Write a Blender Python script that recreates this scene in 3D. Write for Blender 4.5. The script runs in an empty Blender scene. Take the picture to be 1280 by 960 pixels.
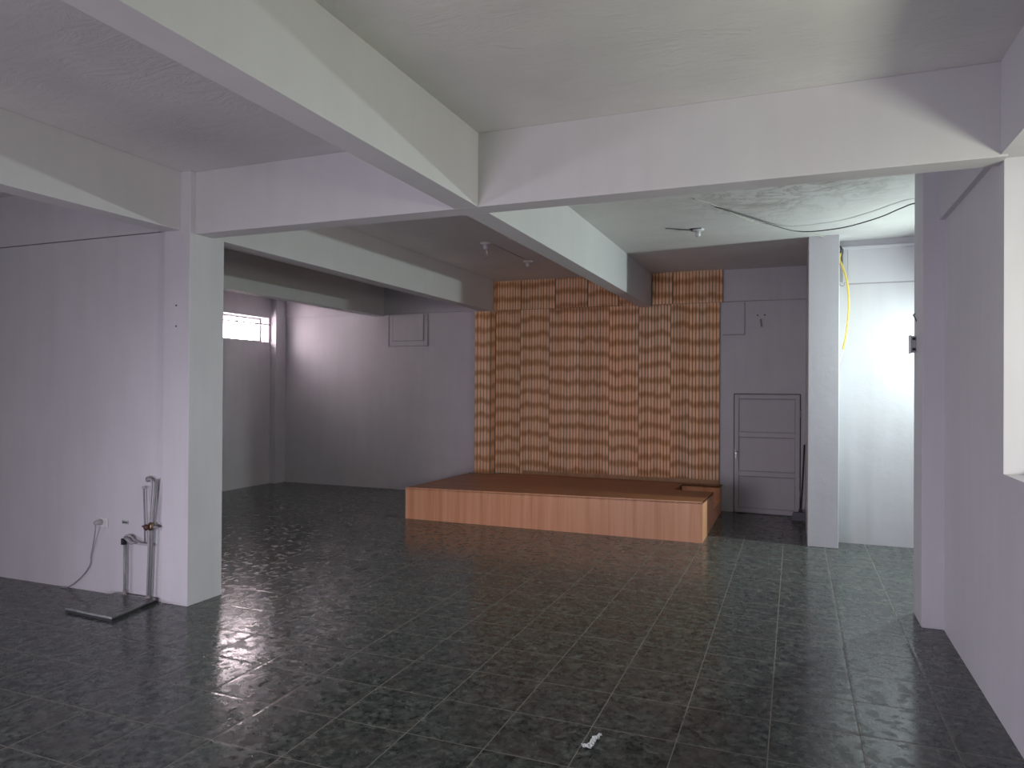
import bpy, bmesh, math, random
from mathutils import Vector, Matrix

sc = bpy.context.scene
COL = sc.collection

# ------------------------------------------------------------------ camera
CAM_Z = 1.64
cam_d = bpy.data.cameras.new('camera')
cam_d.sensor_fit = 'HORIZONTAL'
cam_d.sensor_width = 36.0
cam_d.lens = 891.15 / 1280 * 36.0
cam_d.clip_start = 0.02
cam = bpy.data.objects.new('camera', cam_d)
COL.objects.link(cam)
r = Vector((0.92954825, 0.36864689, 0.00628683))
dn = Vector((0.00397708, 0.00702503, -0.99996742))
fw = Vector((-0.36867904, 0.92954296, 0.00506397))
cam.matrix_world = Matrix(((r.x, -dn.x, -fw.x, 0), (r.y, -dn.y, -fw.y, 0), (r.z, -dn.z, -fw.z, CAM_Z), (0, 0, 0, 1)))
sc.camera = cam

# ------------------------------------------------------------------ view, world, daylight, fill light
sc.view_settings.view_transform = 'Standard'
sc.view_settings.look = 'None'
sc.view_settings.gamma = 1
sc.view_settings.exposure = 0.12
sc.view_settings.use_curve_mapping = False

SKY = 1.5
LAMP_W = 63
world = bpy.data.worlds.new('overcast_sky')
sc.world = world
world.use_nodes = True
wn = world.node_tree.nodes
wn['Background'].inputs[0].default_value = (0.93, 0.97, 1.0, 1)
wn['Background'].inputs[1].default_value = SKY

def area(name, loc, target, sx, sy, power, color, spread=180):
    d = bpy.data.lights.new(name, 'AREA')
    d.shape = 'RECTANGLE'; d.size = sx; d.size_y = sy
    d.energy = power; d.color = color; d.spread = math.radians(spread)
    o = bpy.data.objects.new(name, d); COL.objects.link(o)
    o.location = loc
    o.rotation_euler = (Vector(target) - Vector(loc)).to_track_quat('-Z', 'Y').to_euler()
    return o

# daylight through the low entrance doorway behind the camera
area('daylight_entrance_left', (-2.9, -1.5, 0.5), (-2.6, 4.0, 0.15), 1.6, 0.9, 49, (0.97, 0.84, 1.0), 120)
# added unseen fill light by the left wall, brightens the lower right wall
area('side_fill_light', (-8.0, -0.5, 0.6), (0.95, 4.7, 0.0), 1.0, 1.0, 19, (0.86, 0.86, 1.0), 60)
# daylight through the window in the right wall
area('daylight_right_window', (2.3, 2.5, 1.75), (0.0, 2.9, 2.3), 0.42, 0.42, 38, (0.98, 1.0, 0.79))
# daylight through the small high window at the far left
area('daylight_high_window', (-8.50, 8.85, 2.58), (-4.5, 8.9, 1.9), 1.5, 0.4, 70, (1.0, 0.81, 0.86))

# ------------------------------------------------------------------ helpers
def tag(o, label=None, cat=None, group=None, kind=None):
    if label: o['label'] = label
    if cat: o['category'] = cat
    if group: o['group'] = group
    if kind: o['kind'] = kind
    return o

def empty(name, loc=(0, 0, 0)):
    o = bpy.data.objects.new(name, None); COL.objects.link(o)
    o.location = loc; o.empty_display_size = 0.1
    return o

def box(bm, x0, x1, y0, y1, z0, z1):
    r_ = bmesh.ops.create_cube(bm, size=1.0)
    for v in r_['verts']:
        v.co = Vector(((x0 + x1) / 2 + v.co.x * (x1 - x0), (y0 + y1) / 2 + v.co.y * (y1 - y0), (z0 + z1) / 2 + v.co.z * (z1 - z0)))
    return r_['verts']

def catmull(pts, n=6):
    P = [Vector(p) for p in pts]
    if len(P) < 3: return P
    out = []
    Q = [P[0] * 2 - P[1]] + P + [P[-1] * 2 - P[-2]]
    for i in range(1, len(Q) - 2):
        a, b, c, d = Q[i - 1:i + 3]
        for k in range(n):
            t = k / n
            out.append(0.5 * ((2 * b) + (c - a) * t + (2 * a - 5 * b + 4 * c - d) * t * t + (3 * b - 3 * c + d - a) * t ** 3))
    out.append(P[-1])
    return out

def tube(bm, pts, rad, seg=10, smooth=False):
    P = catmull(pts) if smooth else [Vector(p) for p in pts]
    rings = []
    t0 = (P[1] - P[0]).normalized()
    n = t0.orthogonal().normalized()
    for i, p in enumerate(P):
        if i == 0: t = P[1] - P[0]
        elif i == len(P) - 1: t = P[-1] - P[-2]
        else: t = (P[i + 1] - P[i]).normalized() + (P[i] - P[i - 1]).normalized()
        t.normalize()
        n = (n - t * n.dot(t)).normalized()
        b = t.cross(n)
        rr = rad[i] if isinstance(rad, (list, tuple)) else rad
        rings.append([bm.verts.new(p + n * math.cos(a) * rr + b * math.sin(a) * rr) for a in [2 * math.pi * k / seg for k in range(seg)]])
    for a, b in zip(rings, rings[1:]):
        for k in range(seg):
            f = bm.faces.new((a[k], a[(k + 1) % seg], b[(k + 1) % seg], b[k])); f.smooth = True
    bm.faces.new(rings[0][::-1]); bm.faces.new(rings[-1])

def lathe(bm, prof, c=(0, 0, 0), seg=24, axis='z'):
    rings = []
    for rr, h in prof:
        ring = []
        for k in range(seg):
            a = 2 * math.pi * k / seg
            u, v = rr * math.cos(a), rr * math.sin(a)
            p = (u, v, h) if axis == 'z' else ((u, h, v) if axis == 'y' else (h, u, v))
            ring.append(bm.verts.new(Vector(c) + Vector(p)))
        rings.append(ring)
    for a, b in zip(rings, rings[1:]):
        for k in range(seg):
            f = bm.faces.new((a[k], a[(k + 1) % seg], b[(k + 1) % seg], b[k])); f.smooth = True
    bm.faces.new(rings[0][::-1]); bm.faces.new(rings[-1])

def prism(bm, outline, h0, h1):
    lo = [bm.verts.new((x, y, h0)) for x, y in outline]
    hi = [bm.verts.new((x, y, h1)) for x, y in outline]
    n = len(outline)
    bm.faces.new(lo[::-1]); bm.faces.new(hi)
    for k in range(n):
        bm.faces.new((lo[k], lo[(k + 1) % n], hi[(k + 1) % n], hi[k]))

def obj(name, bm, mat, parent=None, bevel=0.0, seg=2):
    bmesh.ops.recalc_face_normals(bm, faces=bm.faces)
    me = bpy.data.meshes.new(name); bm.to_mesh(me); bm.free()
    me.materials.append(mat)
    o = bpy.data.objects.new(name, me); COL.objects.link(o)
    if parent is not None:
        o.parent = parent
        o.matrix_parent_inverse = Matrix.Translation(-parent.location)
    if bevel:
        m = o.modifiers.new('bevel', 'BEVEL'); m.width = bevel; m.segments = seg; m.limit_method = 'ANGLE'
    return o

def boxes(name, lst, mat, parent=None, bevel=0.0):
    bm = bmesh.new()
    for b in lst: box(bm, *b)
    return obj(name, bm, mat, parent, bevel)

def struct(name, lst, mat, label, cat, bevel=0.0):
    return tag(boxes(name, lst, mat, None, bevel), label, cat, None, 'structure')

# ------------------------------------------------------------------ materials
class NT:
    def __init__(s, name, rough=0.6, spec=0.5):
        s.m = bpy.data.materials.new(name); s.m.use_nodes = True
        s.t = s.m.node_tree; s.n = s.t.nodes; s.b = s.n['Principled BSDF']
        s.b.inputs['Roughness'].default_value = rough
        s.b.inputs['Specular IOR Level'].default_value = spec
    def new(s, kind, **kw):
        nd = s.n.new(kind)
        for k, v in kw.items(): setattr(nd, k, v)
        return nd
    def put(s, sock, v):
        if hasattr(v, 'is_output') or isinstance(v, bpy.types.NodeSocket): s.t.links.new(v, sock)
        else: sock.default_value = v
    def math(s, op, a, b=0.0, c=None, clamp=False):
        nd = s.new('ShaderNodeMath', operation=op, use_clamp=clamp)
        s.put(nd.inputs[0], a); s.put(nd.inputs[1], b)
        if c is not None: s.put(nd.inputs[2], c)
        return nd.outputs[0]
    def coord(s, kind='Object'):
        return s.new('ShaderNodeTexCoord').outputs[kind]
    def mapping(s, vec, scale=(1, 1, 1), loc=(0, 0, 0)):
        nd = s.new('ShaderNodeMapping'); s.put(nd.inputs['Vector'], vec)
        nd.inputs['Scale'].default_value = scale; nd.inputs['Location'].default_value = loc
        return nd.outputs[0]
    def noise(s, vec, scale, detail=3, rough=0.55, dist=0.0, out='Fac'):
        nd = s.new('ShaderNodeTexNoise'); s.put(nd.inputs['Vector'], vec)
        nd.inputs['Scale'].default_value = scale; nd.inputs['Detail'].default_value = detail
        nd.inputs['Roughness'].default_value = rough; nd.inputs['Distortion'].default_value = dist
        return nd.outputs[out]
    def ramp(s, fac, stops):
        nd = s.new('ShaderNodeValToRGB'); s.put(nd.inputs[0], fac)
        e = nd.color_ramp.elements
        while len(e) < len(stops): e.new(0.5)
        for q, (p, c) in zip(e, stops):
            q.position = p; q.color = (*c, 1) if len(c) == 3 else c
        return nd.outputs[0]
    def mix(s, fac, a, b, mode='MIX'):
        nd = s.new('ShaderNodeMix', data_type='RGBA', blend_type=mode)
        s.put(nd.inputs[0], fac); s.put(nd.inputs[6], a if not isinstance(a, tuple) else (*a, 1)); s.put(nd.inputs[7], b if not isinstance(b, tuple) else (*b, 1))
        return nd.outputs[2]
    def bump(s, h, strength, dist=0.01, normal=None):
        nd = s.new('ShaderNodeBump'); s.put(nd.inputs['Height'], h)
        nd.inputs['Strength'].default_value = strength; nd.inputs['Distance'].default_value = dist
        if normal is not None: s.put(nd.inputs['Normal'], normal)
        s.t.links.new(nd.outputs[0], s.b.inputs['Normal'])
        return nd.outputs[0]
    def color(s, c): s.put(s.b.inputs['Base Color'], c if not isinstance(c, tuple) else (*c, 1))

def paint(name, col, rough=0.55, bump=0.2, tone=0.045, scale=1.0):
    t = NT(name, rough, 0.3)
    co = t.coord()
    n1 = t.noise(co, 1.3 * scale, 4, 0.6)
    n2 = t.noise(t.mapping(co, (9, 9, 1.2)), 1.0, 3)
    f = t.math('ADD', t.math('MULTIPLY', n1, 0.6), t.math('MULTIPLY', n2, 0.4))
    lo = tuple(c * (1 - tone) for c in col); hi = tuple(min(1, c * (1 + tone)) for c in col)
    t.color(t.ramp(f, [(0.35, lo), (0.65, hi)]))
    h = t.math('ADD', t.noise(co, 5, 4, 0.6), t.math('MULTIPLY', t.noise(co, 90, 2), 0.06))
    t.bump(h, bump, 0.02)
    return t.m

M_WALL = paint('lilac_white_wall_paint', (0.60, 0.585, 0.625))
M_BEAM = paint('beam_paint', (0.60, 0.59, 0.61), tone=0.03, bump=0.15)
M_TRIM = paint('trim_paint', (0.60, 0.585, 0.625), tone=0.02, bump=0.1)

def ceiling_mat():
    t = NT('peeling_ceiling_paint', 0.6, 0.3)
    co = t.coord()
    n1 = t.noise(co, 1.1, 5, 0.6)
    base = t.ramp(n1, [(0.35, (0.64, 0.63, 0.63)), (0.65, (0.72, 0.71, 0.70))])
    # old damp stains in the corner by the far right column
    sep = t.new('ShaderNodeSeparateXYZ'); t.put(sep.inputs[0], co)
    dx = t.math('DIVIDE', t.math('SUBTRACT', sep.outputs[0], -0.1), 1.1)
    dy = t.math('DIVIDE', t.math('SUBTRACT', sep.outputs[1], 5.9), 1.3)
    d = t.math('SQRT', t.math('ADD', t.math('MULTIPLY', dx, dx), t.math('MULTIPLY', dy, dy)))
    zone = t.math('SUBTRACT', 1.15, d, clamp=True)
    vein = t.noise(co, 3.2, 5, 0.65, 1.2)
    ring = t.math('SUBTRACT', 1.0, t.math('MULTIPLY', t.math('ABSOLUTE', t.math('SUBTRACT', vein, 0.5)), 16.0), clamp=True)
    patch = t.ramp(t.noise(co, 2.2, 5, 0.7), [(0.5, (0, 0, 0)), (0.62, (1, 1, 1))])
    st = t.math('MULTIPLY', zone, t.math('ADD', t.math('MULTIPLY', ring, 0.65), t.math('MULTIPLY', patch, 0.55)), clamp=True)
    t.color(t.mix(st, base, (0.30, 0.27, 0.24)))
    # trowel marks and curled flakes
    w = t.noise(t.mapping(co, (0.6, 1.5, 1)), 4.5, 6, 0.65, 0.8)
    flake = t.math('PINGPONG', t.math('MULTIPLY', w, 5.0), 0.5)
    big = t.noise(co, 1.7, 3)
    msk = t.ramp(big, [(0.45, (0, 0, 0)), (0.62, (1, 1, 1))])
    h = t.math('ADD', t.math('MULTIPLY', t.math('MULTIPLY', flake, msk), 0.7), t.math('ADD', t.math('MULTIPLY', w, 0.6), t.math('MULTIPLY', t.noise(co, 14, 4, 0.7), 0.25)))
    t.bump(h, 0.26, 0.03)
    return t.m
M_CEIL = ceiling_mat()

TX, TY, TS = 0.294, 0.168, 0.4
def tile_mat():
    t = NT('dark_green_grey_floor_tile', 0.2, 0.42)
    co = t.coord()
    sep = t.new('ShaderNodeSeparateXYZ'); t.put(sep.inputs[0], co)
    u = t.math('DIVIDE', t.math('SUBTRACT', sep.outputs[0], TX), TS)
    v = t.math('DIVIDE', t.math('SUBTRACT', sep.outputs[1], TY), TS)
    fu = t.math('FRACT', u); fv = t.math('FRACT', v)
    eu = t.math('MINIMUM', fu, t.math('SUBTRACT', 1.0, fu)); ev = t.math('MINIMUM', fv, t.math('SUBTRACT', 1.0, fv))
    e = t.math('MINIMUM', eu, ev)
    grout = t.math('LESS_THAN', e, 0.0065)
    edge = t.math('MULTIPLY', e, 25.0, clamp=True)
    cmb = t.new('ShaderNodeCombineXYZ')
    t.put(cmb.inputs[0], t.math('FLOOR', u)); t.put(cmb.inputs[1], t.math('FLOOR', v))
    wn_ = t.new('ShaderNodeTexWhiteNoise', noise_dimensions='3D'); t.put(wn_.inputs['Vector'], cmb.outputs[0])
    # shift the stone figure of each tile
    off = t.new('ShaderNodeVectorMath', operation='SCALE'); t.put(off.inputs[0], wn_.outputs['Color']); off.inputs['Scale'].default_value = 7.0
    add = t.new('ShaderNodeVectorMath', operation='ADD'); t.put(add.inputs[0], co); t.put(add.inputs[1], off.outputs[0])
    p = add.outputs[0]
    n1 = t.noise(p, 19, 6, 0.7, 0.5)
    n2 = t.noise(p, 38, 4, 0.6, 0.4)
    n3 = t.noise(p, 5, 3, 0.5)
    base = t.ramp(n1, [(0.36, (0.022, 0.027, 0.027)), (0.47, (0.060, 0.070, 0.066)), (0.56, (0.098, 0.110, 0.100)), (0.68, (0.18, 0.19, 0.17))])
    base = t.mix(t.ramp(n2, [(0.3, (0.9, 0.9, 0.9)), (0.42, (0, 0, 0))]), base, (0.014, 0.018, 0.020))
    base = t.mix(t.ramp(n3, [(0.45, (0, 0, 0)), (0.7, (0.5, 0.5, 0.5))]), base, (0.095, 0.078, 0.075))
    fleck = t.ramp(t.noise(p, 60, 2, 0.5), [(0.66, (0, 0, 0)), (0.75, (0.6, 0.6, 0.6))])
    base = t.mix(fleck, base, (0.20, 0.21, 0.21))
    t.color(t.mix(grout, base, (0.24, 0.22, 0.19)))
    blob = t.ramp(t.noise(p, 15, 3, 0.5), [(0.40, (1, 1, 1)), (0.5, (0, 0, 0))])
    rg = t.math('ADD', 0.16, t.math('ADD', t.math('MULTIPLY', blob, 0.16), t.math('MULTIPLY', grout, 0.5)))
    t.put(t.b.inputs['Roughness'], rg)
    h = t.math('ADD', t.math('MULTIPLY', edge, 0.5), t.math('ADD', t.math('MULTIPLY', blob, -0.12), t.math('MULTIPLY', t.noise(p, 22, 3, 0.6), 0.10)))
    t.bump(h, 0.45, 0.004)
    return t.m
M_TILE = tile_mat()

def veneer(name, a, b, c, vertical=True, rough=0.4):
    t = NT(name, rough, 0.4)
    co = t.coord()
    sc1 = (9, 9, 0.35) if vertical else (0.6, 9, 9)
    n1 = t.noise(t.mapping(co, sc1), 1.0, 3, 0.6)
    sc2 = (60, 60, 1.5) if vertical else (2, 60, 60)
    n2 = t.noise(t.mapping(co, sc2), 1.0, 3, 0.6)
    f = t.math('ADD', t.math('MULTIPLY', n1, 0.7), t.math('MULTIPLY', n2, 0.3))
    t.color(t.ramp(f, [(0.35, a), (0.5, b), (0.66, c)]))
    return t.m
M_STAGE_FRONT = veneer('orange_wood_veneer', (0.74, 0.33, 0.17), (0.88, 0.43, 0.24), (0.95, 0.52, 0.32))
M_STAGE_TOP = veneer('brown_wood_laminate', (0.22, 0.078, 0.032), (0.27, 0.10, 0.043), (0.33, 0.135, 0.058), False, 0.42)

def slat_mat():
    t = NT('banded_bamboo_slat_print', 0.45, 0.35)
    geo = t.new('ShaderNodeNewGeometry')
    sep = t.new('ShaderNodeSeparateXYZ'); t.put(sep.inputs[0], geo.outputs['Position'])
    att = t.new('ShaderNodeAttribute', attribute_name='sheet')
    sh = t.new('ShaderNodeSeparateColor'); t.put(sh.inputs[0], att.outputs['Color'])
    ph, lx, slat = sh.outputs[0], sh.outputs[1], sh.outputs[2]
    wob = t.noise(t.mapping(geo.outputs['Position'], (7, 7, 2.2)), 1.0, 2)
    arc = t.math('MULTIPLY', t.math('SINE', t.math('MULTIPLY', lx, 3.14159)), t.math('MULTIPLY', t.math('SUBTRACT', t.math('FRACT', t.math('MULTIPLY', ph, 7.3)), 0.6), 1.3))
    zz = t.math('ADD', t.math('MULTIPLY', sep.outputs[2], 2 * math.pi / 0.212), t.math('ADD', t.math('MULTIPLY', ph, 40.0), t.math('ADD', arc, t.math('MULTIPLY', wob, 3.2))))
    band = t.math('ADD', t.math('MULTIPLY', t.math('SINE', zz), 0.5), 0.5)
    band = t.math('ADD', t.math('MULTIPLY', band, 0.75), t.math('MULTIPLY', t.noise(t.mapping(geo.outputs['Position'], (30, 30, 9)), 1.0, 3), 0.32))
    c = t.ramp(band, [(0.12, (0.95, 0.63, 0.40)), (0.50, (0.92, 0.58, 0.35)), (0.75, (0.74, 0.41, 0.21)), (0.98, (0.58, 0.28, 0.13))])
    tw = t.new('ShaderNodeTexWhiteNoise', noise_dimensions='1D'); t.put(tw.inputs['W'], t.math('MULTIPLY', slat, 531.7))
    dark = t.math('ADD', 0.86, t.math('MULTIPLY', tw.outputs[0], 0.22))
    cc = t.new('ShaderNodeVectorMath', operation='SCALE'); t.put(cc.inputs[0], c); t.put(cc.inputs['Scale'], dark)
    seam = t.new('ShaderNodeAttribute', attribute_name='seam')
    t.color(t.mix(seam.outputs['Fac'], cc.outputs[0], (0.09, 0.03, 0.012)))
    return t.m
M_SLAT = slat_mat()

def simple(name, col, rough=0.5, metal=0.0, spec=0.5, vary=0.1, scale=20):
    t = NT(name, rough, spec)
    t.b.inputs['Metallic'].default_value = metal
    n = t.noise(t.coord(), scale, 3)
    t.color(t.ramp(n, [(0.3, tuple(c * (1 - vary) for c in col)), (0.7, tuple(min(1, c * (1 + vary)) for c in col))]))
    return t.m
M_PIPE = simple('weathered_grey_pipe', (0.27, 0.265, 0.29), 0.4)
M_PIPE_L = simple('pale_pvc_pipe', (0.40, 0.39, 0.42), 0.4)
M_STEEL = simple('dull_steel', (0.35, 0.35, 0.36), 0.35, 0.9)
M_BRASS = simple('tarnished_brass', (0.20, 0.15, 0.10), 0.4, 0.8)
M_RED = simple('dark_red_plastic', (0.07, 0.018, 0.016), 0.5)
M_BLACK = simple('black_rubber', (0.015, 0.015, 0.017), 0.6)
M_WHITE = simple('white_plastic', (0.68, 0.67, 0.68), 0.35, vary=0.03)
M_GREYCABLE = simple('grey_cable_sheath', (0.30, 0.30, 0.33), 0.5)
M_DARKCABLE = simple('dark_cable_sheath', (0.05, 0.05, 0.05), 0.5)
M_YELLOW = simple('yellow_conduit', (0.75, 0.56, 0.12), 0.45)
M_PAPER = simple('white_paper', (0.85, 0.85, 0.87), 0.8, vary=0.04)
M_GROOVE = paint('shadowed_groove_paint', (0.36, 0.34, 0.37), tone=0.1)  # dark tone paints in the shadow of grooves and panel outlines
M_DOOR = paint('door_paint', (0.53, 0.51, 0.55), rough=0.45, bump=0.08, tone=0.04)
M_DOORLINE = simple('dark_door_gap', (0.06, 0.055, 0.06), 0.7)
M_BROOM = simple('dark_broom_handle', (0.045, 0.04, 0.045), 0.6)
M_BRISTLE = simple('grey_bristles', (0.17, 0.17, 0.20), 0.9, scale=60)
M_RUBBLE = simple('plaster_crumb', (0.30, 0.25, 0.24), 0.9)
def glass_mat():
    t = NT('frosted_window_glass', 0.25, 0.5)
    t.b.inputs['Transmission Weight'].default_value = 1.0
    t.color((0.97, 0.98, 0.98)); t.b.inputs['IOR'].default_value = 1.05
    return t.m
M_GLASS = glass_mat()
def clear_glass():
    t = NT('clear_bulb_glass', 0.05, 0.5)
    t.b.inputs['Transmission Weight'].default_value = 0.85
    t.color((0.85, 0.83, 0.84)); t.b.inputs['IOR'].default_value = 1.2
    return t.m
M_BULB = clear_glass()
def emit(name, col, strength):
    m = bpy.data.materials.new(name); m.use_nodes = True
    b = m.node_tree.nodes['Principled BSDF']
    b.inputs['Base Color'].default_value = (0.9, 0.9, 0.9, 1)
    b.inputs['Emission Color'].default_value = (*col, 1); b.inputs['Emission Strength'].default_value = strength
    return m
M_LIT = emit('lit_bulb_glass', (0.82, 1.0, 0.93), 8)

# ------------------------------------------------------------------ dimensions
H = 3.24          # ceiling
BB = 2.775        # underside of the beams
XL, XR = -8.25, 0.955
YB = -1.8
Y1, Y2 = 4.08, 4.25      # cross beam
YF = 9.95                # far wall
YA = 8.43                # alcove far wall
XE = 2.1                 # alcove outer wall

# ------------------------------------------------------------------ shell
struct('floor', [(XL - .2, XE + .2, YB - .2, YF + .2, -0.15, 0.0)], M_TILE, 'dark green grey mottled tile floor with thin pale grout lines', 'floor')
struct('ceiling', [(XL - .2, XE + .2, YB - .2, YF + .2, H, H + 0.15)], M_CEIL, 'white painted ceiling with flaking paint and damp stains', 'ceiling')

JZ, JG = 2.805, 0.009      # groove between wall and tie beam
def wall_x(name, x0, x1, y0, y1, label, back=0.03, face=-1):
    """wall running along x, face towards -y at y0, with a horizontal joint"""
    gy = y0 + back
    return struct(name, [(x0, x1, y0, y1, 0, JZ), (x0, x1, y0, y1, JZ + JG, H), (x0, x1, gy, y1, JZ, JZ + JG)], M_WALL, label, 'wall')

wall_x('wall_far', XL - .2, 0.13, YF, YF + .2, 'far pale lilac wall behind the platform and small door')
# left outer wall with its high window opening (y 8.0-9.62, z 2.37-2.785)
WY0, WY1, WZ0, WZ1 = 8.0, 9.66, 2.375, 2.785
struct('wall_left', [(XL - .22, XL, YB, -1.1, 0, H), (XL - .22, XL, -1.1, 0.1, 2.0, H), (XL - .22, XL, 0.1, WY0, 0, H), (XL - .22, XL, WY1, YF, 0, H), (XL - .22, XL, WY0, WY1, 0, WZ0), (XL - .22, XL, WY0, WY1, WZ1, H)],  # low gap near the back is added to go with the side fill
       M_WALL, 'left outer wall under the small bright high window', 'wall')
wall_x('wall_partition', XL, -4.43, 4.055, 4.36, 'pale partition wall behind the water pipes at the left')
# right wall: window opening y -1.2..4.15, z 1.23..2.78
RY0, RY1, RZ0, RZ1 = 0.9, 4.15, 1.23, 2.785
struct('wall_right', [(XR, XR + .16, YB, RY0, 0, H), (XR, XR + .16, RY1, 6.0, 0, H), (XR, XR + .16, RY0, RY1, 0, RZ0), (XR, XR + .16, RY0, RY1, RZ1, H)],
       M_WALL, 'right hand grey lilac wall with the cut out window opening', 'wall')
struct('wall_alcove', [(0.42, XE, YA, YA + .2, 0, H)], M_WALL, 'brightly lit white wall of the side passage right of the thin column', 'wall')
struct('wall_passage', [(0.13, 0.42, YA, YF + .2, 0, H)], M_WALL, 'short wall running back from the thin column to the door wall', 'wall')
struct('wall_outer', [(XE, XE + .2, 5.8, YA + .2, 0, H), (XR + .16, XE, 5.8, 6.0, 0, H)], M_WALL, 'outer walls closing the side passage', 'wall')
# wall behind the camera with the wide entrance
struct('wall_back', [(XL, -4.9, YB - .2, YB, 0, H), (-2.9, -1.7, YB - .2, YB, 0, H), (.5, XR + .16, YB - .2, YB, 0, H), (-4.9, -2.9, YB - .2, YB, 2.1, H), (-1.7, .5, YB - .2, YB, 0, H)], M_WALL, 'wall with an entrance doorway behind the viewer', 'wall')

# outside ground seen by the daylight
struct('ground', [(-40, XL - .3, -40, 40, -0.3, -0.15), (XE + .3, 40, -40, 40, -0.3, -0.15), (XL - .3, XE + .3, -40, YB - .3, -0.3, -0.15)],
       simple('pale_concrete', (0.35, 0.37, 0.33), 0.9), 'pale ground outside the building', 'ground')

# columns
struct('column', [(-4.44, -4.18, 4.035, 4.375, 0, H)], M_WALL, 'thick square column at the end of the left partition', 'column', 0.004)
struct('column', [(0.13, 0.425, 8.08, 8.44, 0, H)], M_WALL, 'narrow far column between the small door and the lit passage', 'column', 0.006)
struct('column', [(0.82, XR + .02, 5.63, 6.0, 0, H)], M_WALL, 'column standing out from the right wall in front of the passage', 'column', 0.004)
struct('column', [(XL, -8.13, 9.70, YF, 0, H)], M_WALL, 'slim corner column beside the high window', 'column', 0.003)

# beams
struct('ceiling_beam', [(-2.02, -1.855, YB, Y1, BB, H)], M_BEAM, 'big beam overhead running from the upper left to the cross beam', 'beam', 0.003)
struct('ceiling_beam', [(-2.02, -1.855, Y2, YF, BB, H)], M_BEAM, 'beam beyond the cross beam ending on the middle of the slatted wall', 'beam', 0.003)
struct('ceiling_beam', [(-4.18, XR, Y1, Y2, BB, H)], M_BEAM, 'long cross beam spanning from the left column to the right wall', 'beam', 0.003)
struct('ceiling_beam', [(-4.45, -4.275, YB, 4.035, 2.80, H)], M_BEAM, 'near left beam ending on the thick square column', 'beam', 0.003)
struct('ceiling_beam', [(-4.36, -4.185, 4.375, 9.77, BB, H)], M_BEAM, 'beam running back from the thick column to the slatted pier', 'beam', 0.003)
struct('ceiling_beam', [(-6.36, -6.18, 4.36, YF, 2.78, H)], M_BEAM, 'farthest left beam in the dim back bay', 'beam', 0.003)
struct('trim_1', [(XR - .035, XR, RY1, 5.63, 2.81, H)], M_TRIM, 'slightly projecting tie beam on top of the right wall', 'trim')
struct('trim_6', [(0.525, XE, YA - .006, YA, 2.766, 2.779)], M_GROOVE, 'strip painted dark like the shaded joint under the tie beam of the lit passage', 'trim')  # dark strip stands in for the shade of a recessed joint
struct('trim_2', [(0.525, XE, YA - .006, YA, 2.779, 3.14)], M_TRIM, 'projecting tie beam on the lit passage wall', 'trim')
struct('trim_3', [(0.425, XE, YA - .045, YA, 3.14, 3.165)], M_TRIM, 'thin cornice above the tie beam of the lit passage', 'trim')
struct('trim_4', [(0.475, 0.52, YA - .02, YA, 2.79, 3.14)], M_TRIM, 'short white upright strip beside the yellow conduit', 'trim')
struct('trim_5', [(XR - .03, XR, YB, RY1, RZ1, H)], M_TRIM, 'header beam above the right window opening', 'trim')

# sealed openings on the far wall
def sealed(x0, x1, z0, z1, label, cut=None):
    mt = M_GROOVE  # dark paint stands for the shadow in the outline grooves
    t = empty('sealed_opening', ((x0 + x1) / 2, YF, z0))
    tag(t, label, 'wall panel')
    y0, y1 = YF - .010, YF
    w = 0.012
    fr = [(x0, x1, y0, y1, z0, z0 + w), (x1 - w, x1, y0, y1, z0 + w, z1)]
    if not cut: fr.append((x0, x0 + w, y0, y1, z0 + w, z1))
    boxes('outer_groove_shade', fr, mt, t)
    if not cut:
        boxes('cover_board', [(x0 + .087, x1 - .087, YF - .016, YF, z0 + .097, z1 - .012)], M_WALL, t, 0.002)
        boxes('board_groove_shade', [(x0 + .075, x0 + .086, YF - .010, YF, z0 + .085, z1 - .012), (x1 - .086, x1 - .075, YF - .010, YF, z0 + .085, z1 - .012), (x0 + .087, x1 - .087, YF - .010, YF, z0 + .085, z0 + .096)], mt, t)
sealed(-6.09, -5.37, 2.285, 2.795, 'square patched over opening outlined high on the far wall above the left floor')
sealed(-0.905, -0.615, 2.36, 2.795, 'patched over opening half hidden behind the right edge of the slatted wall', True)

# ------------------------------------------------------------------ far left window
def window_left():
    t = empty('window_1', (XL - .15, (WY0 + WY1) / 2, WZ0))
    tag(t, 'small bright high window in the far left wall with a rod across', 'window', None, 'structure')
    xo = XL - .17
    fb = 0.03
    boxes('window_frame', [(xo - .03, xo, WY0, WY1, WZ0, WZ0 + fb), (xo - .03, xo, WY0, WY1, WZ1 - fb, WZ1), (xo - .03, xo, WY0, WY0 + fb, WZ0 + fb, WZ1 - fb), (xo - .03, xo, WY1 - fb, WY1, WZ0 + fb, WZ1 - fb), (xo - .03, xo, 9.09, 9.115, WZ0 + fb, WZ1 - fb), (xo - .03, xo, 8.52, 8.545, WZ0 + fb, WZ1 - fb)], M_STEEL, t)
    boxes('pane', [(xo - .018, xo - .012, WY0 + fb, WY1 - fb, WZ0 + fb, WZ1 - fb)], M_GLASS, t)
    bm = bmesh.new(); tube(bm, [(XL - .005, WY0, 2.66), (XL - .005, 9.76, 2.675)], 0.011)
    obj('curtain_rod', bm, M_STEEL, t)
    for y in (9.02, 9.62):
        bm = bmesh.new(); tube(bm, [(XL - .02, y + .09, 2.665), (XL - .05, y, 2.60), (XL - .06, y, WZ0)], 0.008)
        obj('stay_bar', bm, M_STEEL, t)
window_left()

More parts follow.
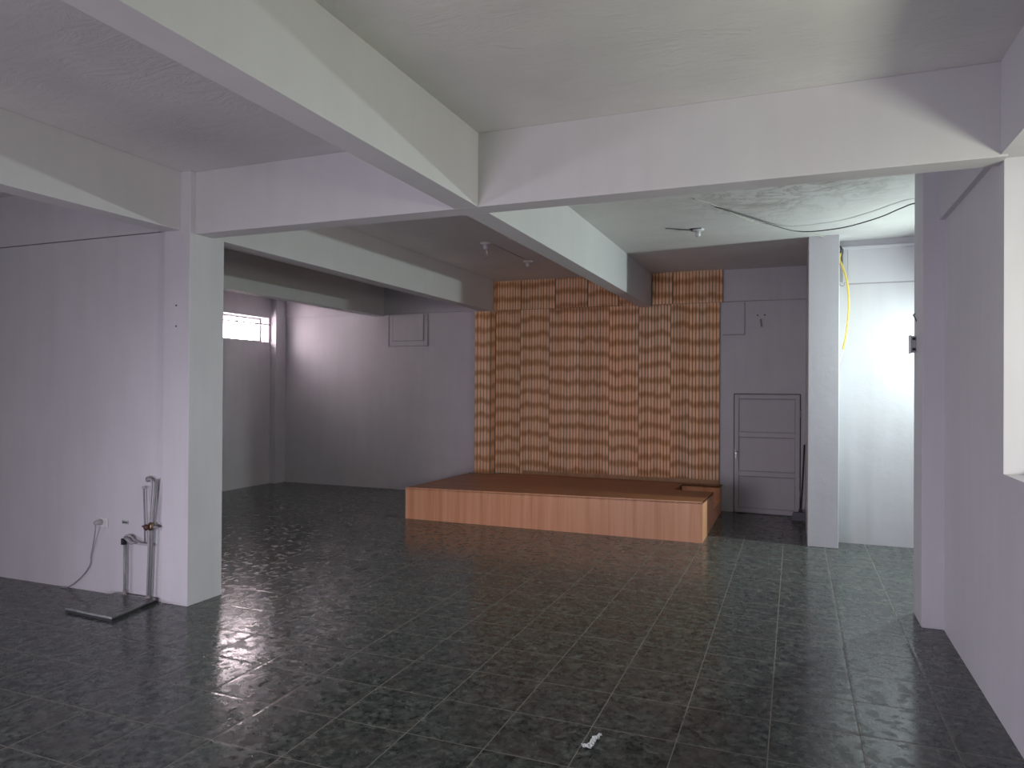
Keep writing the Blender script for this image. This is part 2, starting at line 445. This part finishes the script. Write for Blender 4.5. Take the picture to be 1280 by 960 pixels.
# ------------------------------------------------------------------ near right window frame (outer edge of the opening)
def window_right():
    t = empty('window_2', (XR + .14, 2.5, RZ0))
    tag(t, 'large window opening in the right wall with a pale reveal', 'window', None, 'structure')
    x0, x1 = XR + .135, XR + .16
    boxes('window_frame', [(x0, x1, RY0, RY1, RZ0, RZ0 + .03), (x0, x1, RY0, RY1, RZ1 - .03, RZ1), (x0, x1, RY0, RY0 + .03, RZ0 + .03, RZ1 - .03), (x0, x1, RY1 - .03, RY1, RZ0 + .03, RZ1 - .03)], M_WHITE, t)
window_right()

# ------------------------------------------------------------------ small door
def door():
    t = empty('door_1', (-0.34, YF, 0))
    tag(t, 'low painted metal door with three recessed panels in the far wall', 'door', None, 'structure')
    X0, X1, Z1 = -0.755, 0.075, 1.58
    g = 0.010
    boxes('door_frame', [(X0, X0 + g, YF - .006, YF, 0, Z1), (X1 - g, X1, YF - .006, YF, 0, Z1), (X0 + g, X1 - g, YF - .006, YF, Z1 - g, Z1)], M_DOORLINE, t)
    a0, a1 = X0 + g, X1 - g
    boxes('door_leaf', [(a0, a1, YF - .012, YF, 0.008, Z1 - g)], M_DOOR, t)
    y0, y1 = YF - .034, YF - .012
    boxes('stile', [(a0 + .002, a0 + .055, y0, y1, 0.01, Z1 - g - .003)], M_DOOR, t, 0.003)
    boxes('stile', [(a1 - .055, a1 - .002, y0, y1, 0.01, Z1 - g - .003)], M_DOOR, t, 0.003)
    for z0, z1 in ((0.01, 0.065), (0.492, 0.555), (1.008, 1.07), (1.515, 1.565)):
        boxes('rail', [(a0 + .056, a1 - .056, y0, y1, z0, z1)], M_DOOR, t, 0.003)
    for z0, z1 in ((0.067, 0.490), (0.557, 1.006), (1.072, 1.513)):
        e0, e1, w, ya = a0 + .058, a1 - .058, .006, YF - .016
        boxes('panel_shade_line', [(e0, e0 + w, ya, YF - .012, z0, z1), (e1 - w, e1, ya, YF - .012, z0, z1), (e0 + w, e1 - w, ya, YF - .012, z0, z0 + w), (e0 + w, e1 - w, ya, YF - .012, z1 - w * 1.6, z1)], M_GROOVE, t)  # strips painted dark for the shaded, rusty gaps around each panel
    bm = bmesh.new()
    box(bm, a0 + .008, a0 + .035, y0 - .012, y0, 0.72, 0.83)
    l = obj('latch', bm, M_STEEL, t, 0.003)
    bm = bmesh.new()
    tube(bm, [(a0 + .022, y0 - .010, 0.81), (a0 + .022, y0 - .04, 0.81), (a0 + .06, y0 - .04, 0.81)], 0.007)
    obj('handle', bm, M_STEEL, l)
    boxes('padlock', [(a0 + .012, a0 + .036, y0 - .030, y0 - .012, 0.735, 0.775)], M_WHITE, l, 0.004)
    for z in (0.25, 1.28):
        bm = bmesh.new(); tube(bm, [(a1 - .001, y0 - .004, z), (a1 - .001, y0 - .004, z + .09)], 0.007)
        obj('hinge', bm, M_DOOR, t)
door()

# ------------------------------------------------------------------ stage
SX0, SX1, SY0 = -4.51, -0.905, 7.79
def stage():
    t = empty('stage_platform', ((SX0 + SX1) / 2, SY0, 0))
    tag(t, 'low orange wood veneered stage platform in front of the slatted wall', 'stage')
    def top(x, y):
        fx = (x - SX0) / (SX1 - SX0); fy = (y - SY0) / (YF - SY0)
        return (0.385 + 0.05 * fx) * (1 - fy) + 0.360 * fy
    nx0, ny0, ny1 = -1.385, 8.90, 9.64
    th = 0.018
    def panel(name, a, b, mat, z0=0.0, drop=th):
        """vertical panel between two plan points"""
        bm = bmesh.new()
        d = Vector((b[0] - a[0], b[1] - a[1], 0)).normalized(); n = Vector((-d.y, d.x, 0)) * th
        lo = [(a[0], a[1]), (b[0], b[1]), (b[0] + n.x, b[1] + n.y), (a[0] + n.x, a[1] + n.y)]
        L = [bm.verts.new((x, y, z0)) for x, y in lo]; U = [bm.verts.new((x, y, top(x, y) - drop)) for x, y in lo]
        bm.faces.new(L[::-1]); bm.faces.new(U)
        for k in range(4): bm.faces.new((L[k], L[(k + 1) % 4], U[(k + 1) % 4], U[k]))
        return obj(name, bm, mat, t)
    panel('front_panel', (SX0, SY0), (SX1, SY0), M_STAGE_FRONT, drop=0.003)
    panel('side_panel', (SX1, SY0 + th), (SX1, ny0), M_STAGE_FRONT, drop=0.003)
    panel('side_panel', (SX1, ny1), (SX1, YF - .01), M_STAGE_FRONT, drop=0.003)
    panel('side_panel', (SX0 + th, YF - .25), (SX0 + th, SY0 + th), M_STAGE_FRONT, drop=0.003)
    panel('recess_panel', (nx0, ny1), (SX1 - th, ny1), M_STAGE_FRONT, drop=0.003)
    panel('recess_panel', (nx0 - th, ny0), (nx0 - th, ny1), M_STAGE_TOP, drop=0.003)
    boxes('step', [(nx0, SX1 - .001, ny0 + .001, ny1 - .001, 0, 0.18)], M_STAGE_FRONT, t, 0.004)
    # deck with the notch
    out = [(SX0, SY0), (SX1, SY0), (SX1, ny0), (nx0, ny0), (nx0, ny1), (SX1, ny1), (SX1, 9.895), (-4.10, 9.895), (-4.14, 9.72), (SX0, 9.72)]
    bm = bmesh.new()
    L = [bm.verts.new((x, y, top(x, y) - th)) for x, y in out]; U = [bm.verts.new((x, y, top(x, y))) for x, y in out]
    bm.faces.new(L[::-1]); bm.faces.new(U); n = len(out)
    for k in range(n): bm.faces.new((L[k], L[(k + 1) % n], U[(k + 1) % n], U[k]))
    bmesh.ops.triangulate(bm, faces=[f for f in bm.faces if len(f.verts) > 4])
    d = obj('deck', bm, M_STAGE_TOP, t)
    bm = bmesh.new()
    w = .022
    q = [(SX0, SY0), (SX1, SY0), (SX1, SY0 + w), (SX0, SY0 + w)]
    L = [bm.verts.new((x, y - .001, top(x, y) - .012)) for x, y in q]; U = [bm.verts.new((x, y - .001, top(x, y) + .0015)) for x, y in q]
    bm.faces.new(L[::-1]); bm.faces.new(U)
    for k in range(4): bm.faces.new((L[k], L[(k + 1) % 4], U[(k + 1) % 4], U[k]))
    obj('edge_strip', bm, M_STAGE_FRONT, t)
stage()
rnd = random.Random(5)
for k, (x, y, s) in enumerate(((-4.46, 9.58, .022), (-4.40, 9.62, .018), (-4.475, 9.40, .014))):
    bm = bmesh.new(); bmesh.ops.create_icosphere(bm, subdivisions=1, radius=s)
    for v in bm.verts:
        v.co *= rnd.uniform(.7, 1.2); v.co.z = max(v.co.z * .7, -s * .5); v.co += Vector((x, y, .358 + s * .55))
    tag(obj('plaster_crumb', bm, M_RUBBLE), ('largest plaster crumb on the back left stage corner, the rear one' if k == 0 else 'plaster crumb right of the others at the back left stage corner' if k == 1 else 'smallest and foremost plaster crumb at the left rear stage edge'), 'debris', 'plaster crumbs on the stage corner')

# ------------------------------------------------------------------ slatted wall covering
def slat_sheet(name, a, b, z0, z1, parent, phase, wslat=0.0445):
    """a sheet of rounded vertical slats between plan points a and b; its face is to the right of a->b"""
    a = Vector((*a, 0)); b = Vector((*b, 0)); d = b - a; Lg = d.length; d.normalize()
    nrm = Vector((d.y, -d.x, 0))
    n = max(1, round(Lg / wslat)); w = Lg / n
    prof = []
    g = 0.0036
    for i in range(n):
        s = i * w
        prof += [(s, 0.001, 1, i), (s + g * .4, 0.001, 1, i)]
        for q in (0.0, .12, .35, .65, .88, 1.0):
            prof.append((s + g + (w - 2 * g) * q, 0.006 + 0.006 * math.sin(math.pi * q) ** .6 if 0 < q < 1 else 0.006, 0, i))
        prof.append((s + w - g * .4, 0.001, 1, i))
    prof.append((Lg, 0.001, 1, n - 1))
    me = bpy.data.meshes.new(name)
    vs, fs = [], []
    for s, h, _, _ in prof:
        p = a + d * s + nrm * h
        vs += [(p.x, p.y, z0), (p.x, p.y, z1)]
    for k in range(len(prof) - 1):
        fs.append((2 * k, 2 * k + 2, 2 * k + 3, 2 * k + 1))
    nb = len(vs)
    p, q = a - nrm * .0, b - nrm * .0
    # closing back and ends so that the sheet has thickness
    bk = -0.006
    for pt in (a + nrm * bk, b + nrm * bk): vs += [(pt.x, pt.y, z0), (pt.x, pt.y, z1)]
    m = len(prof) - 1
    fs += [(nb, nb + 1, nb + 3, nb + 2), (0, 1, nb + 1, nb), (2 * m, nb + 2, nb + 3, 2 * m + 1)]
    me.from_pydata(vs, [], fs)
    at = me.color_attributes.new('sheet', 'FLOAT_COLOR', 'CORNER')
    sm = me.attributes.new('seam', 'FLOAT', 'FACE')
    for poly in me.polygons:
        k = poly.index
        if k < len(prof) - 1:
            pa, pb = prof[k], prof[k + 1]
            seam = 1.0 if (pa[2] and pb[2]) or (pa[1] < .002) != (pb[1] < .002) else 0.0
            if seam and not (pa[2] and pb[2]): seam = 0.8
            sm.data[k].value = seam
            cl = (phase, (pa[0] + pb[0]) / 2 / Lg, (pa[3] + .5) / 50 + phase * .37, 1)
        else:
            sm.data[k].value = 0.6; cl = (phase, 0, 0, 1)
        for li in poly.loop_indices: at.data[li].color = cl
    me.materials.append(M_SLAT)
    o = bpy.data.objects.new(name, me); COL.objects.link(o)
    o.parent = parent; o.matrix_parent_inverse = Matrix.Translation(-parent.location)
    return o
def slatted_wall():
    t = empty('slatted_wall_covering', (-2.6, 9.93, 0.36))
    tag(t, 'tan bamboo look slatted wall covering with brown wavy bands behind the stage', 'wall covering')
    Y = 9.915
    xs = [-4.20, -3.80, -3.347, -2.886, -2.45, -2.029, -1.587, -1.34, -0.935]
    rr = random.Random(11)
    ZT = 2.800
    boxes('backing_board', [(-4.19, -2.021, 9.924, YF, 2.70, H), (-1.854, -.945, 9.924, YF, 2.70, H), (-2.02, -1.855, 9.924, YF, 2.70, BB)], simple('dark_backing', (0.05, 0.02, 0.01), .8), t)
    for a, b in zip(xs, xs[1:]):
        slat_sheet('wall_sheet', (a + .001, Y), (b - .001, Y), 0.360, ZT, t, rr.random())
    # upper course above the joint, broken by the beam
    for a, b in ((-4.185, -3.795), (-3.79, -3.26), (-3.255, -2.77), (-2.765, -2.32), (-2.315, -2.025), (-1.85, -1.565), (-1.56, -0.90)):
        slat_sheet('upper_sheet', (a + .001, Y), (b - .001, Y), 2.804, H, t, rr.random())
    # pier cladding: front and side
    slat_sheet('pier_sheet', (-4.47, 9.745), (-4.215, 9.745), 0.362, 2.775, t, rr.random(), .05)
    slat_sheet('pier_sheet', (-4.207, 9.755), (-4.207, 9.90), 0.362, 2.775, t, rr.random(), .036)
    slat_sheet('pier_sheet', (-4.187, 9.79), (-4.187, 9.90), 2.78, H, t, rr.random(), .036)
    boxes('base_strip', [(-3.75, -0.95, Y - .022, Y - .013, 0.362, 0.415)], veneer('tan_base_strip', (0.42, 0.22, 0.11), (0.50, 0.28, 0.14), (0.55, 0.33, 0.18)), t)
slatted_wall()
struct('column', [(-4.465, -4.215, 9.753, YF, 0, BB), (-4.36, -4.19, 9.772, YF, BB, H)], M_WALL, 'pier behind the slatted cladding at the left end of the stage', 'column')

# ------------------------------------------------------------------ ceiling fittings
def bulb_holder(x, y, bulb, label, tilt=0.0):
    t = empty('lamp_holder', (x, y, H)); tag(t, label, 'ceiling light', 'lamp holders on the ceiling')
    bm = bmesh.new(); lathe(bm, [(.002, 0), (.062, 0), (.062, -.008), (.050, -.018), (.030, -.022), (.002, -.022)], (x, y, H))
    obj('ceiling_rose', bm, M_WHITE, t)
    bm = bmesh.new(); lathe(bm, [(.002, -.020), (.026, -.020), (.028, -.060), (.022, -.072), (.002, -.072)], (x, y, H))
    obj('socket', bm, M_WHITE, t)
    if bulb:
        bm = bmesh.new(); lathe(bm, [(.002, -.070), (.013, -.074), (.014, -.092), (.022, -.112), (.030, -.138), (.027, -.160), (.015, -.176), (.002, -.180)], (x, y, H))
        obj('bulb', bm, M_BULB, t)
    return t
bulb_holder(-3.19, 7.22, True, 'white lamp holder with clear bulb on the dim middle ceiling bay')
bulb_holder(-3.14, 8.44, False, 'smaller empty lamp holder on the ceiling nearest the slatted wall')
t = bulb_holder(-0.91, 7.33, False, 'white lamp holder with loose wire on the bright right ceiling bay')
bm = bmesh.new(); tube(bm, [(-0.95, 7.31, H - .012), (-1.10, 7.20, H - .010), (-1.20, 7.13, H - .012)], .004, smooth=True)
obj('loose_wire', bm, M_DARKCABLE, t)
boxes('dark_gap', [(-.975, -.87, 7.26, 7.40, H - .006, H)], M_BLACK, t)
bm = bmesh.new(); tube(bm, [(-3.13, 7.30, H - .004), (-3.13, 7.8, H - .004), (-3.12, 8.38, H - .004)], .004)
tag(obj('ceiling_wire', bm, simple('painted_wire', (0.35, 0.33, 0.33), .6)), 'thin painted wire joining the two lamp holders of the middle bay', 'wire')

bm = bmesh.new(); tube(bm, [(-.80, 6.10, H - .006), (-.644, 6.415, H - .006), (-.385, 7.12, H - .010), (-.16, 7.42, H - .008), (.043, 7.735, H - .006), (.25, 8.05, H - .008), (.415, 8.38, H - .01), (.45, 8.39, H - .06)], .006, smooth=True)
tag(obj('ceiling_wire', bm, simple('painted_cable', (0.42, 0.40, 0.37), .6)), 'pale painted cable running along the stained ceiling to the narrow column', 'wire')
bm = bmesh.new(); tube(bm, [(-.65, 6.42, H - .012), (-.37, 6.85, 3.20), (-.067, 7.38, 3.185), (.114, 7.52, 3.18), (.327, 7.49, 3.18), (.495, 7.406, 3.185), (.705, 7.15, 3.19), (.845, 6.90, 3.20), (.96, 6.80, 3.21), (1.3, 6.9, 3.215), (1.55, 7.1, 3.225)], .0055, smooth=True)
tag(obj('sagging_wire', bm, M_DARKCABLE), 'dark wire sagging under the stained ceiling towards the right column', 'wire')

# lamp mounted on the outer wall of the side passage, turned into the room
def passage_lamp(x, y, z):
    t = empty('wall_lamp', (XE, y, z)); tag(t, 'small white lit lamp on the outer wall of the side passage behind the right column', 'lamp')
    bm = bmesh.new(); tube(bm, [(XE, y, z), (x + .10, y + .03, z)], .012); obj('arm', bm, M_WHITE, t)
    d = Vector((-1, -.42, -.36)).normalized()
    q = d.to_track_quat('Z', 'Y')
    bm = bmesh.new(); lathe(bm, [(.002, -.12), (.025, -.12), (.030, -.08), (.055, -.01), (.055, 0), (.048, 0), (.040, -.02), (.002, -.02)])
    for v in bm.verts: v.co = q @ v.co + Vector((x, y, z))
    obj('lamp_head', bm, M_WHITE, t)
    bm = bmesh.new(); lathe(bm, [(.001, -.018), (.039, -.018), (.039, -.010), (.001, -.010)])
    for v in bm.verts: v.co = q @ v.co + Vector((x, y, z))
    obj('bulb', bm, M_LIT, t)
    ld = bpy.data.lights.new('lamp_light', 'AREA'); ld.shape = 'DISK'; ld.size = 0.09
    ld.energy = LAMP_W; ld.color = (0.84, 1.0, 0.94); ld.spread = math.radians(165)
    lo = bpy.data.objects.new('lamp_light', ld); COL.objects.link(lo)
    lo.location = Vector((x, y, z)) + d * .004
    lo.rotation_euler = d.to_track_quat('-Z', 'Y').to_euler()
passage_lamp(1.87, 7.85, 2.24)

# yellow conduit
t = empty('yellow_conduit', (.45, 8.2, 3.1)); tag(t, 'yellow flexible conduit hanging in a bow beside the narrow far column', 'conduit')
bm = bmesh.new(); tube(bm, [(.448, 8.38, 3.10), (.44, 8.36, 3.03), (.475, 8.34, 2.92), (.510, 8.33, 2.79), (.527, 8.33, 2.60), (.522, 8.33, 2.40), (.500, 8.34, 2.20), (.475, 8.35, 2.07)], .011, smooth=True)
obj('hose', bm, M_YELLOW, t)
bm = bmesh.new(); tube(bm, [(.475, 8.35, 2.07), (.452, 8.37, 1.98), (.43, 8.40, 1.88)], .009, smooth=True)
tag(obj('hose_end', bm, M_WHITE, t), 'white lower end')
bm = bmesh.new()
tube(bm, [(.43, 8.385, 3.20), (.455, 8.385, 3.14), (.44, 8.38, 3.07), (.46, 8.375, 3.02), (.44, 8.37, 2.98)], .007, smooth=True)
tube(bm, [(.45, 8.385, 3.18), (.475, 8.38, 3.12), (.455, 8.38, 3.05)], .004, smooth=True)
obj('loose_wire', bm, M_DARKCABLE, t)
bm = bmesh.new()
tube(bm, [(.43, 8.40, 2.80), (.45, 8.395, 2.76), (.48, 8.39, 2.75), (.495, 8.39, 2.79)], .004, smooth=True)
obj('wire_loop', bm, M_GREYCABLE, t)

# switch on the right column
t = empty('wall_switch', (.80, 5.95, 1.91)); tag(t, 'small grey double socket box on the edge of the right column', 'switch')
boxes('back_box', [(.788, .82, 5.90, 5.985, 1.915, 2.035)], M_PIPE_L, t, 0.003)
boxes('face_plate', [(.782, .788, 5.893, 5.992, 1.908, 2.042)], M_WHITE, t, 0.002)
for z in (1.928, 2.005):
    boxes('terminal', [(.796, .815, 5.890, 5.900, z, z + .018)], M_BLACK, t)
bm = bmesh.new(); tube(bm, [(.82, 5.95, 2.20), (.806, 5.93, 2.19), (.812, 5.90, 2.165), (.819, 5.88, 2.14)], .004, smooth=True)
tag(obj('wire_stub', bm, M_DARKCABLE), 'short dark wire stub above the socket box on the right column', 'wire')

# hook and plugs on the door wall
t = empty('wall_hook', (-.42, YF, 2.5)); tag(t, 'small metal hook with screw holes high on the wall above the low door', 'hook')
bm = bmesh.new(); tube(bm, [(-.42, YF, 2.56), (-.42, YF - .02, 2.55), (-.415, YF - .03, 2.50), (-.41, YF - .015, 2.465)], .008, smooth=True); obj('hook_arm', bm, M_STEEL, t)
for x in (-.46, -.37):
    bm = bmesh.new(); lathe(bm, [(.001, -.006), (.010, -.006), (.010, 0), (.001, 0)], (x, YF, 2.617), 10, 'y'); obj('screw', bm, M_DARKCABLE, t)
for z, lb in ((2.24, 'dark screw plug high on the thick square column, the upper one'), (2.084, 'dark screw plug high on the thick square column, the lower one')):
    bm = bmesh.new(); lathe(bm, [(.001, -.004), (.006, -.004), (.006, 0), (.001, 0)], (-4.31, 4.035, z), 10, 'y')
    tag(obj('screw_plug', bm, M_DARKCABLE), lb, 'screw')

# ------------------------------------------------------------------ pipes on the partition
YP = 4.055
def pipework():
    t = empty('water_pipe', (-4.53, YP - .03, 0)); tag(t, 'tall grey water pipe pair with red handled valve beside the square column', 'pipe')
    bm = bmesh.new(); tube(bm, [(-4.538, YP - .035, 0.0), (-4.518, YP - .035, 0.55), (-4.497, YP - .035, .78), (-4.475, YP - .035, .93)], .0105)
    obj('main_pipe', bm, M_PIPE, t)
    bm = bmesh.new(); tube(bm, [(-4.545, YP - .05, .03), (-4.530, YP - .05, .60), (-4.524, YP - .035, .90), (-4.530, YP - .035, .925), (-4.556, YP - .035, .93), (-4.570, YP - .035, .915)], .0085)
    obj('side_pipe', bm, M_PIPE_L, t)
    bm = bmesh.new(); lathe(bm, [(.004, -.03), (.022, -.026), (.022, 0), (.004, 0)], (-4.568, YP - .01, .925), 16, 'y'); obj('outlet', bm, M_PIPE, t)
    bm = bmesh.new(); lathe(bm, [(.002, -.028), (.020, -.028), (.024, -.01), (.024, .01), (.020, .028), (.002, .028)], (-4.512, YP - .045, .575), 14); obj('valve_body', bm, M_BRASS, t)
    bm = bmesh.new(); lathe(bm, [(.002, -.012), (.020, -.012), (.025, -.004), (.020, .008), (.002, .008)], (-4.526, YP - .078, .572), 8, 'y')
    obj('valve_handle', bm, M_RED, t)
    bm = bmesh.new(); tube(bm, [(-4.50, YP - .045, .572), (-4.46, YP - .045, .572), (-4.445, YP - .045, .570)], [.013, .012, .006]); obj('side_stub', bm, M_PIPE, t)
    bm = bmesh.new(); tube(bm, [(-4.55, YP - .06, .572), (-4.598, YP - .05, .570)], .008); obj('side_stub', bm, M_BRASS, t)
    bm = bmesh.new(); lathe(bm, [(.002, 0), (.020, 0), (.017, .02), (.012, .05), (.002, .05)], (-4.540, YP - .042, 0.0), 14); obj('floor_collar', bm, M_RUBBLE, t)

    t = empty('drain_pipe', (-4.8, YP - .03, 0)); tag(t, 'pale bent waste pipe with thin riser left of the valve pipes', 'pipe')
    bm = bmesh.new(); tube(bm, [(-4.797, YP - .035, 0.0), (-4.797, YP - .035, .43)], [.010, .013]); obj('down_pipe', bm, M_PIPE, t)
    bm = bmesh.new(); tube(bm, [(-4.80, YP - .035, .42), (-4.802, YP - .035, .455), (-4.786, YP - .035, .478), (-4.745, YP - .035, .480), (-4.715, YP - .035, .455), (-4.69, YP - .035, .432), (-4.62, YP - .035, .430), (-4.545, YP - .035, .430)], .0095, smooth=True)
    obj('trap_bend', bm, M_PIPE_L, t)
    bm = bmesh.new(); tube(bm, [(-4.775, YP - .055, .470), (-4.73, YP - .065, .462), (-4.70, YP - .06, .437), (-4.665, YP - .05, .440)], [.012, .016, .014, .009], smooth=False)
    obj('bend_sleeve', bm, M_PIPE, t)
    bm = bmesh.new(); lathe(bm, [(.002, -.025), (.021, -.022), (.021, .022), (.002, .025)], (-4.803, YP - .04, .435), 14); obj('rubber_sleeve', bm, M_BLACK, t)
    bm = bmesh.new(); tube(bm, [(-4.596, YP - .03, .43), (-4.60, YP - .03, .60), (-4.612, YP - .03, .855)], .0065); obj('riser', bm, M_PIPE, t)
    bm = bmesh.new(); lathe(bm, [(.002, -.008), (.014, -.008), (.014, .008), (.002, .008)], (-4.613, YP - .03, .86), 12); obj('riser_cap', bm, M_PIPE_L, t)
    bm = bmesh.new(); lathe(bm, [(.002, 0), (.019, 0), (.016, .03), (.012, .06), (.002, .06)], (-4.797, YP - .035, 0.0), 14); obj('floor_collar', bm, M_RUBBLE, t)
pipework()

t = empty('wall_socket', (-5.06, YP, .55)); tag(t, 'white wall socket low on the left partition with plug and trailing cord', 'socket')
boxes('face_plate', [(-5.092, -5.020, YP - .012, YP, .520, .592)], M_WHITE, t, .003)
bm = bmesh.new(); lathe(bm, [(.002, -.055), (.018, -.052), (.022, -.015), (.022, 0), (.002, 0)], (-5.085, YP - .01, .560), 16, 'y'); obj('plug', bm, M_PIPE_L, t)
bm = bmesh.new(); tube(bm, [(-5.085, YP - .06, .555), (-5.10, YP - .05, .50), (-5.163, YP - .02, .367), (-5.192, YP - .015, .282), (-5.197, YP - .015, .219), (-5.26, YP - .015, .137), (-5.36, YP - .02, .055), (-5.44, YP - .03, .010), (-5.50, YP - .03, .006)], .0045, smooth=True)
obj('power_cord', bm, M_GREYCABLE, t)
t = empty('wall_vent', (-4.835, YP, .57)); tag(t, 'small horizontal grey metal slot plate above the waste pipe', 'vent')
boxes('plate', [(-4.868, -4.802, YP - .005, YP, .560, .588)], M_STEEL, t, .001)
boxes('slot', [(-4.862, -4.808, YP - .007, YP - .005, .568, .580)], M_DARKCABLE, t)

# raised hatch on the floor
def hatch():
    t = empty('floor_hatch', (-4.65, 3.8, 0)); tag(t, 'raised tiled floor hatch with metal rim under the water pipes', 'hatch')
    P = [(-4.885, 3.60), (-4.385, 3.575), (-4.470, 4.020), (-4.890, 4.020)]
    c = Vector((sum(p[0] for p in P) / 4, sum(p[1] for p in P) / 4))
    def inset(k): return [tuple(c + (Vector(p) - c) * k) for p in P]
    bm = bmesh.new(); prism(bm, inset(.965), 0.0, 0.030); obj('tile_slab', bm, M_TILE, t)
    for i in range(4):
        a, b = P[i], P[(i + 1) % 4]; ai, bi = inset(.966)[i], inset(.966)[(i + 1) % 4]
        bm = bmesh.new(); prism(bm, [a, b, bi, ai], 0.020, 0.032); obj('metal_rim', bm, M_STEEL, t)
        bm = bmesh.new(); a2, b2 = inset(.985)[i], inset(.985)[(i + 1) % 4]; prism(bm, [a2, b2, bi, ai], 0.0, 0.0198); obj('rim_base', bm, M_BLACK, t)
hatch()

# broom by the door
t = empty('broom', (.05, 9.62, 0)); tag(t, 'dark handled broom with grey head leaning beside the low door', 'broom')
bm = bmesh.new(); tube(bm, [(.078, 9.64, .11), (.100, 9.78, .50), (.118, 9.90, .93)], [.012, .011, .010]); obj('handle', bm, M_BROOM, t)
bm = bmesh.new()
pts = [(-.010, .105), (.125, .105), (.140, 0.0), (-.040, 0.0)]
lo = [bm.verts.new((x, 9.585, max(z, 0))) for x, z in pts]; hi = [bm.verts.new((x, 9.655 , z)) for x, z in pts]
for v in hi[:2]: v.co.y -= .015
bm.faces.new(lo); bm.faces.new(hi[::-1])
for k in range(4): bm.faces.new((lo[k], hi[k], hi[(k + 1) % 4], lo[(k + 1) % 4]))
# collar over the bristles
obj('broom_head', bm, M_BRISTLE, t, .004)
bm = bmesh.new(); lathe(bm, [(.002, 0), (.030, 0), (.020, .03), (.014, .05), (.002, .05)], (.074, 9.628, .100), 12); obj('handle_collar', bm, M_BROOM, t)

# paper scrap on the floor
def scrap():
    pts = [(-.905, 3.169), (-.887, 3.137), (-.858, 3.144), (-.845, 3.164), (-.851, 3.206), (-.845, 3.244), (-.838, 3.246), (-.841, 3.266), (-.836, 3.286), (-.850, 3.296), (-.853, 3.272), (-.875, 3.257), (-.870, 3.198), (-.879, 3.177), (-.892, 3.172)]
    bm = bmesh.new()
    f = bm.faces.new([bm.verts.new((x, y, 0)) for x, y in pts])
    bmesh.ops.triangulate(bm, faces=[f])
    bmesh.ops.subdivide_edges(bm, edges=bm.edges[:], cuts=2, use_grid_fill=True)
    rr = random.Random(3)
    for v in bm.verts: v.co.z = .003 + rr.random() * .012
    ex = bmesh.ops.extrude_face_region(bm, geom=bm.faces[:])
    for g in ex['geom']:
        if isinstance(g, bmesh.types.BMVert): g.co.z += .0012
    return tag(obj('paper_scrap', bm, M_PAPER), 'small torn white paper scrap lying on the dark floor tiles', 'paper')
scrap()
